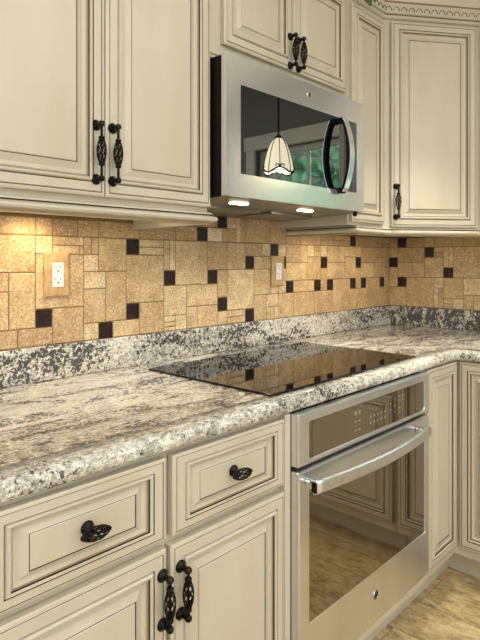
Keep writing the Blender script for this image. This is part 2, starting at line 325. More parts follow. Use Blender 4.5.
# ------------------------------------------------------------------ tile backsplash
TI = [(-3,4,0,6,.45,1),(-8,4,-3,7,.5,.4),(-3,6,0,7,.35,.3),(0,6,1,7,.55,.2),(1,6,2.6,7,.15,.3),(2.6,6,4,7,.2,.3),(4,6,7,7,.3,.5),(7,6,10,7,.25,.4),(10,6,12,7,.3,.4),
(-1.5,1,0,4,.6,.3),(-3.5,3,-1.5,4,.6,.3),(-3.5,1,-1.5,3,.6,.3),(-6,1,-3.5,4,.4,.5),(-8,0,-6,4,.6,.5),(-6,0,-3.5,1,.5,.5),(-3.5,0,-1,1,.4,.4),(-1,0,1,1,.35,.9),(1,0,3,2,.5,.6),(0,1,1,2,'D'),
(0,5,1,6,.85,.3),(1,5.5,3,6,.8,.3),(1,5,2.7,5.5,.7,.3),(2.7,5,3,5.5,.6,.2),(3,5,3.5,6,.6,.7),(3.5,5,4,6,.6,.6),(0,2,3,5,.6,.4),(3,4,4,5,.95,.2),(4,4,6,6,.55,.2),(3,3,4.5,4,.85,.1),(3,1,4.5,3,.6,.3),
(4.5,1,6,4,.45,.4),(3,0,4,1,.9,.3),(4,0,5,1,'D'),(5,0,7,1,.6,.6),(6,1,7,2,'D'),(6,5,7,6,'D'),(7,0,9,2,.5,.5),(6,2,9,5,.5,.5),(7,5.5,9,6,.85,.1),(7,5,9,5.5,.85,.1),(9,4,9.5,6,.85,.1),(9.5,4,10,6,.8,.1),
(9,3,10,4,'D'),(10,3,13,6,.65,.5),(13,3,14,4,'D'),(9,1,11,3,.75,.7),(9,.6,10,1,.8,.3),(9,.3,10,.6,.7,.3),(9,0,10,.3,.75,.3),(10,0,11,1,.85,.3),(11,1.5,14,3,.8,.2),(11,0,12,1.5,.7,.2),(12,0,14,1.5,.75,.2),
(13,4,15,6,.4,.5),(15,4,17,6,.45,.4),(14,2,15,4,.5,.4),(14,1,15,2,'D'),(15,1,18,4,.8,.1),(14,0,15,1,.7,.3),(15,.5,17,1,.7,.1),(15,0,17,.5,.65,.1),(17,0,18,1,'D'),(17,4,18,5,'D'),
(17,5,19,6,.35,.5),(18,4,19,5,.6,.3),(18,2,20,4,.6,.4),(19,4,20,5,.6,.3),(19,5,20,6,.9,.1),(20,5,21,6,'D'),(21,5,22,6,.9,.1),(20,2,21,5,.7,.3),(21,4,22,5,'D'),(21,3,22,4,.7,.1),(21,2,22,3,.9,.1),
(12,6,13,7,'D'),(12,7,14,8.6,.3,.4),(14,7,15,8,'D'),(14,8,16,8.6,.4,.4),(15,7,16,8,.8,.1),(13,6,14.5,7,.95,.1),(14.5,6,16,7,.4,.4),(16,6,16.5,8.6,.75,.1),(16.5,6,17,8.6,.4,.1),(17,6,20,8.6,.35,.6),(20,6,22,8.6,.3,.6),
(22,6,24,7,.3,.3),(24,6,27,7,.3,.5),(27,6,29,7,.3,.3),(29,6.5,32,7,.4,.2),(29,6,32,6.5,.3,.3),(32,6,33,7,'D'),(33,6,37,7,.3,.3),(37,6.45,39.8,7,.35,.3),(37,6,39.8,6.45,.25,.3),
(22,4.5,24,6,.25,.9),(24,4.5,25,6,.75,.1),(22,3,25,4.5,.7,.2),(25,5,26,6,.95,.1),(26,5.5,27,6,.4,.5),(26,5,27,5.5,.4,.5),(27,5,28,6,.9,.1),(25,3,27,5,.5,.5),(27,4,28,5,'D'),(22,2,23,3,'D'),(26,2,27,3,'D'),(27,2,28,4,.3,.9),(28,2,29,3,'D'),
(23,2,26,3,.6,.5),(23,0,26,2,.6,.5),(21,0,23,2,.55,.3),(18,0,19.5,2,.6,.8),(19.5,1,21,2,.9,.2),(19.5,0,20,1,.7,.2),(20,0,20.5,1,.6,.2),(20.5,0,21,1,.8,.2),(26,0,26.5,2,.5,.2),(26.5,0,29,2,.55,.4),
(28,4.5,30,6,.6,.2),(30,4.5,31,6,.7,.1),(28,3,31,4.5,.55,.4),(31,5,32,6,.6,.3),(32,5,34,6,.6,.2),(31,3,33,5,.6,.5),(33,4,34,5,'D'),(32,2,33,3,'D'),(33,2,34,4,.6,.3),(34,2,35,3,'D'),(34,4.5,35.6,6,.4,.3),(35.6,4.5,37,6,.6,.2),
(37,5,38.75,6,.35,.5),(34,3,37,4.5,.7,.2),(37,3,38.75,5,.5,.3),(38.75,0,39.8,1.5,.4,.3),(38.75,1.5,39.8,4,.5,.2),(38.75,4,39.8,6,.35,.3),(37.75,2,38.75,3,'D'),(29,0,32,3,.6,.4),(32,0,32.5,2,.5,.1),(32.5,0,33,2,.6,.1),(33,0,35,2,.6,.3),
(35,0,37.75,3,.6,.4),(37.75,0,38.75,2,.5,.2)]
TR = [(0,6,1,7,.3,.2),(1,6,2,7,'D'),(2,6,4,7,.2,.4),(4,6,5,7,.35,.4),(5,6,8,7,.4,.2),(8,6,11,7,.35,.3),(0,5,1,6,.5,.2),(1,4.5,4,6,.25,.7),(1,3,4,4.5,.45,.3),(0,4,1,5,'D'),(4,5,5,6,'D'),(5,5.5,6,6,.5,.3),(5,5,6,5.5,.35,.5),(4,3,6,5,.6,.3),
(6,4,6.5,6,.6,.1),(6.5,4,7,6,.8,.1),(6,3,7,4,'D'),(7,3,10,6,.35,1),(0,2,1,4,.5,.4),(1,2,2,3,'D'),(1,3,1.01,3.01,.5,.3),(0,0,2,2,.45,.3),(2,0,5,3,.45,.6),(5,2,6,3,.95,.1),(5,0,5.5,2,.85,.1),(5.5,0,6,2,.5,.3),
(6,1,8,3,.5,.5),(8,1.4,10,3,.85,.2),(6,.5,7,1,.6,.2),(6,0,7,.5,.55,.2),(7,0,8,1,.9,.1),(8,0,9,1.4,.5,.6),(9,0,10,1.4,.55,.5),(10,3,13,7,.5,.4),(10,0,12,3,.6,.3),(12,0,14,3,.4,.4),(13,3,14,7,.7,.3),(14,0,17,3,.5,.4),(14,3,17,7,.4,.4)]
def tiles(T, fx, name, dvec, label):
    """fx(i) -> position along the wall; dvec: 'y' for back wall, 'x' for right wall."""
    vs = []; fs = []; mi = []; tint = []; rnd = random.Random(3); g = .0013
    def P(a, out, z): return (a, -out, z) if dvec == 'y' else (XR-out, a, z)
    for t in T:
        i0, k0, i1, k1 = t[:4]
        if i1-i0 < .1: continue
        a0, a1 = fx(i0), fx(i1); sg = 1 if a1 > a0 else -1; a0 += g*sg; a1 -= g*sg
        z0 = 1.0115+.0527*k0+g; z1 = 1.0115+.0527*k1-g; dark = t[4] == 'D'; o = len(vs); c = .0022; th = .001
        if dark: col = (.5, .5, .5, 1)
        else: col = (min(1, max(0, t[4]+rnd.uniform(-.1, .1))), t[5], rnd.random(), 1)
        ring = lambda e, out: [P(a0+e*sg, out, z0+e), P(a1-e*sg, out, z0+e), P(a1-e*sg, out, z1-e), P(a0+e*sg, out, z1-e)]
        vs += ring(0, -.008)+ring(0, -.0015)+ring(c, th if not dark else .0015)
        F = [(o+8, o+9, o+10, o+11)]
        for b in (0, 4):
            for k in range(4): F.append((o+b+k, o+b+(k+1) % 4, o+b+4+(k+1) % 4, o+b+4+k))
        if dvec == 'x': F = [q[::-1] for q in F]
        F = [q if (sg == 1) == (dvec == 'y') or dvec == 'x' else q[::-1] for q in F]
        fs += F; mi += [1 if dark else 0]*len(F); tint += [col]*len(F)
    # grout bed
    A0 = fx(min(t[0] for t in T)); A1 = fx(max(t[2] for t in T)); zt = 1.0115+.0527*max(t[3] for t in T); o = len(vs)
    lo, hi = min(A0, A1), max(A0, A1)
    for a in (lo, hi):
        for out in (-.0083, -.0016):
            for z in (1.0115, min(zt, 1.375 if dvec == 'x' else zt)): vs.append(P(a, out, z))
    G = [(0, 1, 3, 2), (4, 6, 7, 5), (0, 4, 5, 1), (2, 3, 7, 6), (0, 2, 6, 4), (1, 5, 7, 3)]
    fs += [tuple(q+o for q in f) for f in G]; mi += [2]*6; tint += [(.5, .5, .5, 1)]*6
    me = bpy.data.meshes.new(name); me.from_pydata(vs, [], fs)
    for m in (TRAV, DARKTILE, GROUT): me.materials.append(m)
    me.polygons.foreach_set('material_index', mi)
    at = me.color_attributes.new('tint', 'FLOAT_COLOR', 'CORNER'); data = []
    for p in me.polygons:
        for _ in p.loop_indices: data += tint[p.index]
    at.data.foreach_set('color', data); me.update()
    ob = bpy.data.objects.new(name, me); COL.objects.link(ob); recalc(ob); tag(ob, label, 'backsplash'); return ob
fxb = lambda i: (.757+.0515*i) if i < 28 else (2.199+.0502*(i-28))
tiles([t if t[3] < 8 or True else t for t in TI], fxb, 'tile_backsplash', 'y', 'mosaic backsplash of tan travertine and small dark square tiles behind the cooktop')
tiles(TR, lambda j: -.0508*j, 'tile_backsplash', 'x', 'mosaic backsplash of tan travertine and dark squares under the diagonal corner cabinet')

# ------------------------------------------------------------------ granite
def rounded_corner(c, r, a0, a1, n=6): return [(c[0]+r*math.cos(R(a0+(a1-a0)*i/n)), c[1]+r*math.sin(R(a0+(a1-a0)*i/n))) for i in range(n+1)]
CF = -.638; RX = 2.142; YE = -3.2; X0 = -.9
path = [(X0, CF)] + [(p[0], p[1]) for p in rounded_corner((RX-.03, CF-.03), .03, 90, 0)] + [(RX, YE)]
prof = []
for i in range(9): a = PI/2-PI*i/8; prof.append((-.004+.017*math.cos(a)*1.0, .894+.020*math.sin(a)))
c = MB(); sw = path
# sweep only the nosing, then cap slab
c.sweep(sw, [(-.05, .914)]+prof+[(-.05, .874)], GRANITE_N, smooth=True)
top = [(p[0], p[1]) for p in [(X0, CF+.049)] + rounded_corner((RX+.049-.03-.049, CF+.049-.03), .001, 90, 0, 1)[:0] + [(RX+.049, CF+.049), (RX+.049, YE)]] + [(XR, YE), (XR, 0), (X0, 0)]
n = len(top); c.add([(x, y, .914) for x, y in top]+[(x, y, .874) for x, y in top], [tuple(range(n)), tuple(range(n, 2*n))[::-1]]+[(i, n+i, n+(i+1) % n, (i+1) % n) for i in range(n)], GRANITE)
ct = c.build('countertop'); tag(ct, 'cream and grey speckled granite countertop with rounded nosing turning the corner', 'countertop')
ob = MB().box(X0, XR-.0005, -.02, -.0005, .9145, 1.0125, GRANITE_B, .002).build('granite_upstand'); tag(ob, 'black speckled granite upstand strip behind the cooktop', 'upstand')
ob = MB().box(XR-.02, XR-.0005, YE, -.0205, .9145, 1.0125, GRANITE_C, .002).build('granite_upstand'); tag(ob, 'speckled granite upstand strip below the diagonal corner cabinet', 'upstand')

# ------------------------------------------------------------------ cabinet doors and pulls
def panel_mesh(w, h, th=.02, sx=1., sz=1., lean=None):
    """raised panel front; local x 0..w, z 0..h, front at y = -th."""
    b = MB(); T = th
    rings = [(0, 0, CREAM), (0, T-.004, CREAM), (.0035, T-.002, CREAM), (.0085, T-.0012, CREAM), (.0102, T-.002, GLAZE), (.0115, T, CREAM), (.0315, T, CREAM), (.0335, T-.003, GLAZE),
             (.0350, T+.001, CREAM), (.0375, T+.0038, CREAM), (.0405, T+.0038, CREAM), (.0430, T+.0008, CREAM), (.0445, T-.003, GLAZE), (.0462, T-.0022, CREAM), (.0480, T-.005, GLAZE2), (.0500, T-.008, CREAM),
             (.0580, T-.0085, CREAM), (.0700, T-.0035, CREAM), (.0735, T-.0022, CREAM), (.0755, T-.003, GLAZE), (.0775, T-.0015, CREAM)]
    vs = []; fs = []
    for ins, y, m in rings:
        ix = min(ins*sx, w*.49); iz = min(ins*sz, h*.49); vs += [(ix, -y, iz), (w-ix, -y, iz), (w-ix, -y, h-iz), (ix, -y, h-iz)]
    o = len(b.v); b.v += [Vector(v) for v in vs]
    for r in range(1, len(rings)):
        k = b.mi(rings[r][2])
        for q in range(4): b.f.append([o+(r-1)*4+q, o+(r-1)*4+(q+1) % 4, o+r*4+(q+1) % 4, o+r*4+q]); b.m.append(k); b.sm.append(False)
    k = b.mi(CREAM); L = (len(rings)-1)*4; b.f.append([o+L, o+L+1, o+L+2, o+L+3]); b.m.append(k); b.sm.append(False)
    b.f.append([o+3, o+2, o+1, o]); b.m.append(k); b.sm.append(False); return b
def cage(b, axis, L, Rm, c, strands=7):
    for sgn in (1, -1):
        for s_ in range(strands):
            pts = []
            for i in range(13):
                t = i/12; rr = .0035+(Rm-.0035)*math.sin(PI*t)**.75; a = 2*PI*s_/strands + sgn*t*PI*.95; q = (t-.5)*L
                u, v = rr*math.cos(a), rr*math.sin(a); pts.append((c[0]+u, c[1]+v, c[2]+q) if axis == 'z' else (c[0]+q, c[1]+v, c[2]+u))
            b.tube(pts, .00135, BRONZE, 5, cap=False)
ROSE = [(0, 0), (.0098, 0), (.0100, .002), (.0092, .004), (.0070, .0065), (.0046, .010), (.0042, .017), (.0046, .019)]
def lathe_y(b, prof, loc, m, n=14):   # turned about an axis pointing to local -y
    M = Matrix.Translation(loc) @ Matrix.Rotation(PI/2, 4, 'X'); b.lathe(prof, m, n, M)
def ball(b, c, r, m): lathe_y(b, [(r*math.sin(PI*i/8), -r*math.cos(PI*i/8)) for i in range(9)], c, m, 12)
ROSE = [(r_*1.32, h_) for r_, h_ in ROSE]
_pm = {}
def pull_mesh(kind):
    if kind in _pm: return _pm[kind]
    b = MB()
    if kind != 'knob':
        q_ = .064 if kind == 'bar' else .048
        for z in (-q_, q_):
            lathe_y(b, ROSE, (0, 0, z), BRONZE); ball(b, (0, -.0245, z), .0078, BRONZE_TIP if z > 0 else BRONZE)
        b.tube([(0, -.0245, -q_), (0, -.0245, -.030)], .0032, BRONZE); b.tube([(0, -.0245, .030), (0, -.0245, q_)], .0032, BRONZE)
        for z in (-.031, .031): b.lathe([(.001, -.004), (.0065, -.003), (.0075, 0), (.0065, .003), (.001, .004)], BRONZE, 12, Matrix.Translation((0, -.0245, z)))
        b.tube([(0, -.0245, -.03), (0, -.0245, .03)], .0022, BRONZE, 6); cage(b, 'z', .060, .0108, (0, -.0245, 0))
    else:
        lathe_y(b, ROSE[:6]+[(.0040, .012), (.0040, .018)], (0, 0, 0), BRONZE); cage(b, 'x', .052, .0112, (0, -.029, 0))
        for x in (-.026, .026): ball(b, (x, -.029, 0), .0045, BRONZE)
        b.tube([(-.026, -.029, 0), (.026, -.029, 0)], .0018, BRONZE, 6)
    o = b.build('pull'); me = o.data; bpy.data.objects.remove(o); _pm[kind] = me; return me
def pull(parent, kind, loc):
    o = bpy.data.objects.new('knob' if kind == 'knob' else 'handle', pull_mesh(kind)); COL.objects.link(o); o.parent = parent; o.location = loc; return o
def front(t, name, x0, x1, z0, z1, yf, hk=None, hx=None, hz=None, sx=1, sz=1, th=.02):
    """door or drawer front of a cabinet t, its face at local y = yf"""
    o = panel_mesh(x1-x0, z1-z0, th, sx, sz).build(name, t, (x0, yf+th, z0))
    if hk: pull(o, hk, (hx-x0, -th, hz-z0))
    return o

# ---- upper cabinets.  local frame: x along the face, y = 0 the wall, z world height
FY = -.336; DY = -.356; ZB = 1.395; ZT = 2.29
def upper(name, label, x0, x1, zb=ZB, rail=True, y_back=-.001):
    t = thing(name, label, 'cabinet', (x0, 0, zb)); w = x1-x0; h = ZT-zb
    b = MB(); b.box(0, w, FY, y_back, 0, h, CREAM); b.build('carcass', t); return t
t = upper('wall_cabinet', 'cream glazed wall cabinet with two raised panel doors left of the microwave', .395, 1.107)
front(t, 'door', .409-.395, .7545-.395, .014, .86, DY, 'bar', .7285-.395, 1.5115-ZB)
front(t, 'door', .7575-.395, 1.104-.395, .014, .86, DY, 'bar', .7745-.395, 1.5115-ZB)
RAIL = [(-.016, .003), (.006, .003), (.010, .001), (.012, -.003), (.009, -.006), (.014, -.008), (.021, -.012), (.023, -.017), (.020, -.022), (.012, -.025), (.010, -.031), (-.016, -.031)]
RM = [CREAM]*12; RM[3] = GLAZE; RM[9] = GLAZE2
def rail(parent, pts, zr=-.0005): return recalc(MB().sweep(pts, [(o, z+zr-.0035) for o, z in RAIL], RM).build('light_rail', parent))
rail(t, [(0, FY), (.712, FY), (.712, -.003)])
pl = MB().lathe([(0, 0), (.032, 0), (.034, -.006), (.028, -.010), (0, -.010)], CHROME, 20, Matrix.Translation((.305, -.12, -.0005))).build('puck_light', t)
t0 = upper('wall_cabinet', 'cream wall cabinet at the very left end of the wall run', -.40, .392)
front(t0, 'door', .012, .392, .014, .86, DY, 'bar', .36, .1165); front(t0, 'door', .395, .780, .014, .86, DY, 'bar', .42, .1165)
rail(t0, [(0, FY), (.790, FY)])
# over the microwave
t = upper('bridge_cabinet', 'short cream cabinet with two doors directly above the microwave', 1.1085, 1.8425, 1.847)
front(t, 'door', 1.160-1.1085, 1.486-1.1085, .045, .405, DY, 'short', 1.466-1.1085, 1.952-1.847); front(t, 'door', 1.489-1.1085, 1.812-1.1085, .045, .405, DY, 'short', 1.511-1.1085, 1.952-1.847)
b = MB(); b.box(.004, .730, FY-.0022, FY-.0004, .010, .013, GLAZE2); b.build('glaze_line', t)
# tall narrow one
t = upper('tall_cabinet', 'narrow cream wall cabinet between the microwave and the diagonal corner cabinet', 1.844, 2.118)
front(t, 'door', .010, .258, .012, .850, DY, None, sx=.92)
# diagonal corner cabinet
A = Vector((2.120, -.336)); B_ = Vector((2.480, -.605)); dg = (B_-A); Ld = dg.length; ang = math.atan2(dg.y, dg.x)
t = thing('corner_cabinet', 'diagonal cream corner wall cabinet with one tall raised panel door', 'cabinet', (A.x, A.y, ZB), ang)
Mi = Matrix.Rotation(-ang, 2); loc2 = lambda p: Mi @ (Vector(p)-A)
poly = [loc2(p) for p in ((2.1200, -.336), (2.480, -.605), (XR-.001, -.605), (XR-.001, -.001), (2.1200, -.001))]; n = len(poly)
MB().add([(p.x, p.y, 0) for p in poly]+[(p.x, p.y, ZT-ZB) for p in poly], [tuple(range(n))[::-1], tuple(range(n, 2*n))]+[(i, (i+1) % n, n+(i+1) % n, n+i) for i in range(n)], CREAM).build('carcass', t)
front(t, 'door', .030, Ld-.028, .003, .862, -.020, 'bar', .048, .108, sx=1.05)
# right wall cabinet beyond
t = thing('wall_cabinet', 'cream wall cabinet just right of the diagonal corner cabinet, cut by the picture edge', 'cabinet', (2.480, -.607, ZB), R(-90))
MB().box(0, .33, 0, XR-2.481, 0, ZT-ZB, CREAM).build('carcass', t); front(t, 'door', .012, .318, .012, .86, -.020, 'bar', .28, .1165)
rp = [(1.905, -.003), (1.905, FY), (2.120, FY), (2.480, -.605), (2.480, -.936), (XR-.003, -.936)]
o = rail(None, [(p[0]-0, p[1]) for p in rp], ZB-.0005); tag(o, 'cream light rail molding under the tall and diagonal corner wall cabinets', 'molding')
# crown
cp = [(-.40, FY), (2.120, FY), (2.480, -.605), (2.480, -.937), (XR-.003, -.937)]
CR = [(-.01, 2.3015), (-.01, 2.2795), (.006, 2.2795), (.014, 2.283), (.018, 2.289), (.014, 2.295), (.010, 2.297), (.0095, 2.300), (.016, 2.303), (.017, 2.345), (.024, 2.350), (.032, 2.368), (.050, 2.392), (.070, 2.404), (.082, 2.410), (.084, 2.452), (-.01, 2.452)]
CR = [(o_ if o_ > 0 else .0005, min(z-.010, 2.4495) if z < 2.45 else z) for o_, z in CR]
CRM = [CREAM]*17; CRM[5] = GLAZE2; CRM[6] = GLAZE; CRM[9] = GLAZE2
c = MB().sweep(cp, CR, CRM); recalc_later = c
for k in range(len(cp)-2):
    a = Vector(cp[k]); e = Vector(cp[k+1]); d = (e-a); L = d.length; d.normalize(); nn = Vector((d.y, -d.x)); num = int(L/.0325)
    for q in range(num):
        s0 = (q+.5)*L/num; pts = []
        for i in range(7):
            an = PI*i/6; s1 = s0-.0130*math.cos(an); z = 2.302+.017*math.sin(an); p = a+d*s1+nn*.0168; pts.append((p.x, p.y, z))
        c.tube(pts, .0016, GLAZE, 4)
o = c.build('crown_molding'); tag(o, 'cream crown molding with a row of small scallop arches along the cabinet tops', 'molding')

# ------------------------------------------------------------------ base cabinets
BY = -.62; BD = -.642; KT = .112
def base(label, name, loc, rz, w, depth, kick=True, h=.872):
    t = thing(name, label, 'cabinet', loc, rz); b = MB(); b.box(0, w, -depth, -.002, KT, h, CREAM); b.build('carcass', t)
    if kick: MB().box(0, w, -depth+.062, -depth+.09, .001, KT, CREAM).build('toe_kick', t)
    return t
def b_front(t, name, x0, x1, z0, z1, *a, **k): return front(t, name, x0, x1, z0, z1, BD, *a, **k)
t = base('cream base cabinet with two drawers over two doors under the granite, left of the oven', 'base_cabinet', (.337, 0, 0), 0, .7705, .62)
X = .337
b_front(t, 'drawer_front', .352-X, .711-X, .700, .862, 'knob', .531-X, .786, sz=.68); b_front(t, 'drawer_front', .727-X, 1.086-X, .700, .862, 'knob', .900-X, .786, sz=.68)
b_front(t, 'door', .352-X, .711-X, .150, .682, 'short', .698-X, .586); b_front(t, 'door', .722-X, 1.086-X, .150, .682, 'short', .745-X, .586)
t = base('cream base cabinet at the far left end of the counter, its edge just in view', 'base_cabinet', (-.48, 0, 0), 0, .814, .62)
b_front(t, 'drawer_front', .012, .402, .700, .862, 'knob', .21, .786, sz=.68); b_front(t, 'drawer_front', .412, .802, .700, .862, 'knob', .61, .786, sz=.68)
b_front(t, 'door', .012, .402, .150, .682, 'short', .38, .586); b_front(t, 'door', .412, .802, .150, .682, 'short', .43, .586)
# oven housing: a cabinet that carries the oven
t = thing('oven_cabinet', 'cream base cabinet framing the built-in wall oven below the cooktop', 'cabinet', (1.108, 0, 0)); b = MB(); w = .7600
b.box(0, w, BY, -.55, KT, .172, CREAM); b.box(0, .0025, BY, -.002, .172, .872, CREAM); b.box(w-.006, w, BY, -.002, .172, .872, CREAM); b.box(.006, w-.006, BY+.02, -.5, .8725-.0005, .8735, CREAM); b.build('carcass', t)
MB().box(0, w, BY+.062, BY+.090, .001, KT, CREAM).build('toe_kick', t)
MB().box(0, w, BD+.012, BY-.0005, KT+.003, .166, CREAM, .003).build('bottom_rail', t)
MB().box(-.019, .0030, -.6385, BY-.0005, KT+.003, .872, CREAM, .0015).build('stile', t)
# corner base: bi-fold doors
t = thing('corner_base_cabinet', 'cream corner base cabinet with two narrow doors meeting in the inner corner', 'cabinet', (1.870, 0, 0))
CX = 2.170-1.870; poly = [(0, -.62), (CX, -.62), (CX, -.945), (XR-1.872, -.945), (XR-1.872, -.002), (0, -.002)]; n = len(poly)
MB().add([(x, y, KT) for x, y in poly]+[(x, y, .872) for x, y in poly], [tuple(range(n))[::-1], tuple(range(n, 2*n))]+[(i, (i+1) % n, n+(i+1) % n, n+i) for i in range(n)], CREAM).build('carcass', t)
k = MB(); k.box(0, CX+.085, -.558, -.530, .001, KT, CREAM); k.box(CX+.085, CX+.113, -.945, -.530, .001, KT, CREAM); k.build('toe_kick', t)
b_front(t, 'door', .020, 2.144-1.870, .152, .868)
o = panel_mesh(.285, .716).build('door', t, (CX, -.645, .152), (0, 0, R(-90))); o.location.x = CX-.002; pull(o, 'knob', (.25, -.02, .60))
# right run: sink base
t = thing('sink_cabinet', 'cream sink base cabinet on the right run mirrored in the oven door', 'cabinet', (2.170, -.948, 0), R(-90))
D = XR-2.170
MB().box(0, 1.0, 0, D-.002, KT, .872, CREAM).build('carcass', t); MB().box(0, 1.0, .085, .113, .001, KT, CREAM).build('toe_kick', t)
for x0, x1, hx in ((.012, .495, .47), (.505, .988, .53)):
    front(t, 'drawer_front', x0, x1, .700, .862, -.022, None, sz=.68); front(t, 'door', x0, x1, .150, .682, -.022, 'short', hx, .586)
t = thing('base_cabinet', 'cream base cabinet beyond the sink on the right run', 'cabinet', (2.170, -1.950, 0), R(-90))
MB().box(0, 1.2, 0, D-.002, KT, .872, CREAM).build('carcass', t); MB().box(0, 1.2, .085, .113, .001, KT, CREAM).build('toe_kick', t)
for x0, x1, hx in ((.012, .595, .57), (.605, 1.188, .63)): front(t, 'drawer_front', x0, x1, .700, .862, -.022, 'knob', (x0+x1)/2, .786, sz=.68); front(t, 'door', x0, x1, .150, .682, -.022, 'short', hx, .586)

# ------------------------------------------------------------------ oven
def rrect(x0, x1, z0, z1, r, n=4):
    pts = []
    for cx_, cz_, a in ((x1-r, z1-r, 0), (x0+r, z1-r, 90), (x0+r, z0+r, 180), (x1-r, z0+r, 270)):
        for i in range(n+1): an = R(a+90*i/n); pts.append((cx_+r*math.cos(an), cz_+r*math.sin(an)))
    return pts
def slab(b, pts, y0, y1, m, msd=None):   # extruded outline, front at y0 (nearer the viewer)
    n = len(pts); b.add([(x, y0, z) for x, z in pts]+[(x, y1, z) for x, z in pts], [tuple(range(n)), tuple(range(n, 2*n))[::-1]], m)
    b.add([(x, y0, z) for x, z in pts]+[(x, y1, z) for x, z in pts], [(i, n+i, n+(i+1) % n, (i+1) % n) for i in range(n)], msd or m)
def frame_ring(b, outer, inner, y, m):   # flat ring between two outlines of equal count
    n = len(outer); b.add([(x, y, z) for x, z in outer]+[(x, y, z) for x, z in inner], [(i, (i+1) % n, n+(i+1) % n, n+i) for i in range(n)], m)
def face_frame(b, o, inn, y0, y1, m, r_in=.008, bev=.004, rec=.003, r_out=.003):
    """steel surround with a recessed opening: o, inn = (x0,x1,z0,z1)"""
    O0 = rrect(*o, r_out); O1 = rrect(o[0]+bev, o[1]-bev, o[2]+bev, o[3]-bev, r_out); I = rrect(*inn, r_in); I2 = rrect(inn[0]+.001, inn[1]-.001, inn[2]+.001, inn[3]-.001, r_in)
    n = len(O0); L = [[(x, y1, z) for x, z in O0], [(x, y0+bev, z) for x, z in O0], [(x, y0+bev*.3, z) for x, z in rrect(o[0]+bev*.3, o[1]-bev*.3, o[2]+bev*.3, o[3]-bev*.3, r_out)], [(x, y0, z) for x, z in O1], [(x, y0, z) for x, z in I], [(x, y0+rec, z) for x, z in I2]]
    vs = [p for l in L for p in l]; fs = [(k*n+i, k*n+(i+1) % n, (k+1)*n+(i+1) % n, (k+1)*n+i) for k in range(len(L)-1) for i in range(n)]
    fs.append(tuple(range(n))); b.add(vs, fs, m); return I2
OX0, OX1, OYF = 1.112, 1.852, -.662
t = thing('wall_oven', 'stainless steel built-in oven with dark glass door and curved bar handle', 'oven', (OX0, 0, .17)); ox, oz = OX0, .17
def L2(a): return (a[0]-ox, a[1]-ox, a[2]-oz, a[3]-oz)
MB().box(.004, OX1-OX0-.004, -.618, -.05, .006, .690, BLACK).build('body', t)
b = MB(); b.box(.0008, OX1-OX0-.0008, -.6398, -.6185, .010, .698, GAP); b.build('door_gasket', t)
b = MB(); g = face_frame(b, L2((OX0, OX1, .737, .871)), L2((1.157, 1.815, .749, .847)), OYF, -.6400, STEEL); cpn = recalc(b.build('control_panel', t))
b = MB(); slab(b, g, OYF+.0025, OYF+.006, OVGLASS); gl = b.build('display_glass', cpn)
mk = MB(); YM = OYF+.0021
def mark(u0, u1, z0, z1): mk.box(u0-ox, u1-ox, YM, YM+.0006, z0-oz, z1-oz, LIGHTMARK)
for r_, zz in enumerate((.822, .797, .772)):
    for xx in (1.378, 1.398):
        mark(xx, xx+.009, zz, zz+.0018)
        if r_ == 0: mark(xx+.001, xx+.0025, zz-.006, zz+.006); mark(xx+.006, xx+.0075, zz-.006, zz+.006)
for r_ in range(2):
    for q in range(5): xx = 1.462+q*.021; zz = .796-r_*.018; mark(xx, xx+.0018, zz-.004, zz+.004); mark(xx+.003, xx+.0055, zz-.001, zz+.0006)
for q, (xx, zz) in enumerate(((1.58, .812), (1.58, .792), (1.605, .822), (1.605, .802), (1.605, .782), (1.64, .826), (1.64, .812), (1.66, .826), (1.66, .812), (1.64, .79), (1.64, .775))): mark(xx, xx+.007, zz, zz+.0016); mark(xx+.003, xx+.0045, zz-.005, zz)
mk.build('keypad_marking', cpn)['label'] = 'pale touch control markings'
b = MB(); g = face_frame(b, L2((OX0, OX1, .178, .726)), L2((1.157, 1.817, .330, .672)), OYF, -.6400, STEEL, r_in=.004, bev=.006); dr = recalc(b.build('door', t))
b = MB(); slab(b, g, OYF+.002, OYF+.006, OVGLASS); b.build('door_glass', dr)
# curved bar handle
hb = MB(); pts = []; rs = []
for i in range(25):
    s_ = i/24; x = 1.132+(1.775-1.132)*s_; pts.append((x-ox, -.697-.026*math.sin(PI*s_), .6935-oz)); rs.append(.0168)
sec = []
for (sy, sz, a0) in ((1, 1, 0), (-1, 1, 90), (-1, -1, 180), (1, -1, 270)):
    for q in range(5): an = R(a0+90*q/4); sec.append((sy*.0015+.0060*math.cos(an), sz*.0105+.0062*math.sin(an)))
K = len(sec); vs = [(p[0], p[1]-u_, p[2]+v_) for p in pts for u_, v_ in sec]
hb.add(vs, [(i*K+k, i*K+(k+1) % K, (i+1)*K+(k+1) % K, (i+1)*K+k) for i in range(24) for k in range(K)], SATIN, True); hb.add([vs[k] for k in range(K)]+[vs[24*K+k] for k in range(K)], [tuple(range(K)), tuple(range(K, 2*K))[::-1]], SATIN)
for x in (1.150, 1.757):
    hb.box(x-ox-.012, x-ox+.012, -.698, OYF-.0003, .686-oz, .703-oz, CHROME, .003)
hb.box(1.1285-ox, 1.1325-ox, -.7050, -.6890, .6805-oz, .7065-oz, BLACK, .0015)
recalc(hb.build('handle', dr))['label'] = 'bowed steel bar handle'
def text_mesh(s, size, m, depth=.0004):
    cu = bpy.data.curves.new('badge_text', 'FONT'); cu.body = s; cu.size = size; cu.extrude = depth; cu.align_x = 'CENTER'; cu.align_y = 'CENTER'; cu.shear = .35
    o = bpy.data.objects.new('badge_text', cu); COL.objects.link(o); dg_ = bpy.context.evaluated_depsgraph_get(); dg_.update(); me = bpy.data.meshes.new_from_object(o.evaluated_get(dg_)); bpy.data.objects.remove(o)
    b = ([tuple(v.co) for v in me.vertices], [tuple(p.vertices) for p in me.polygons]); return b
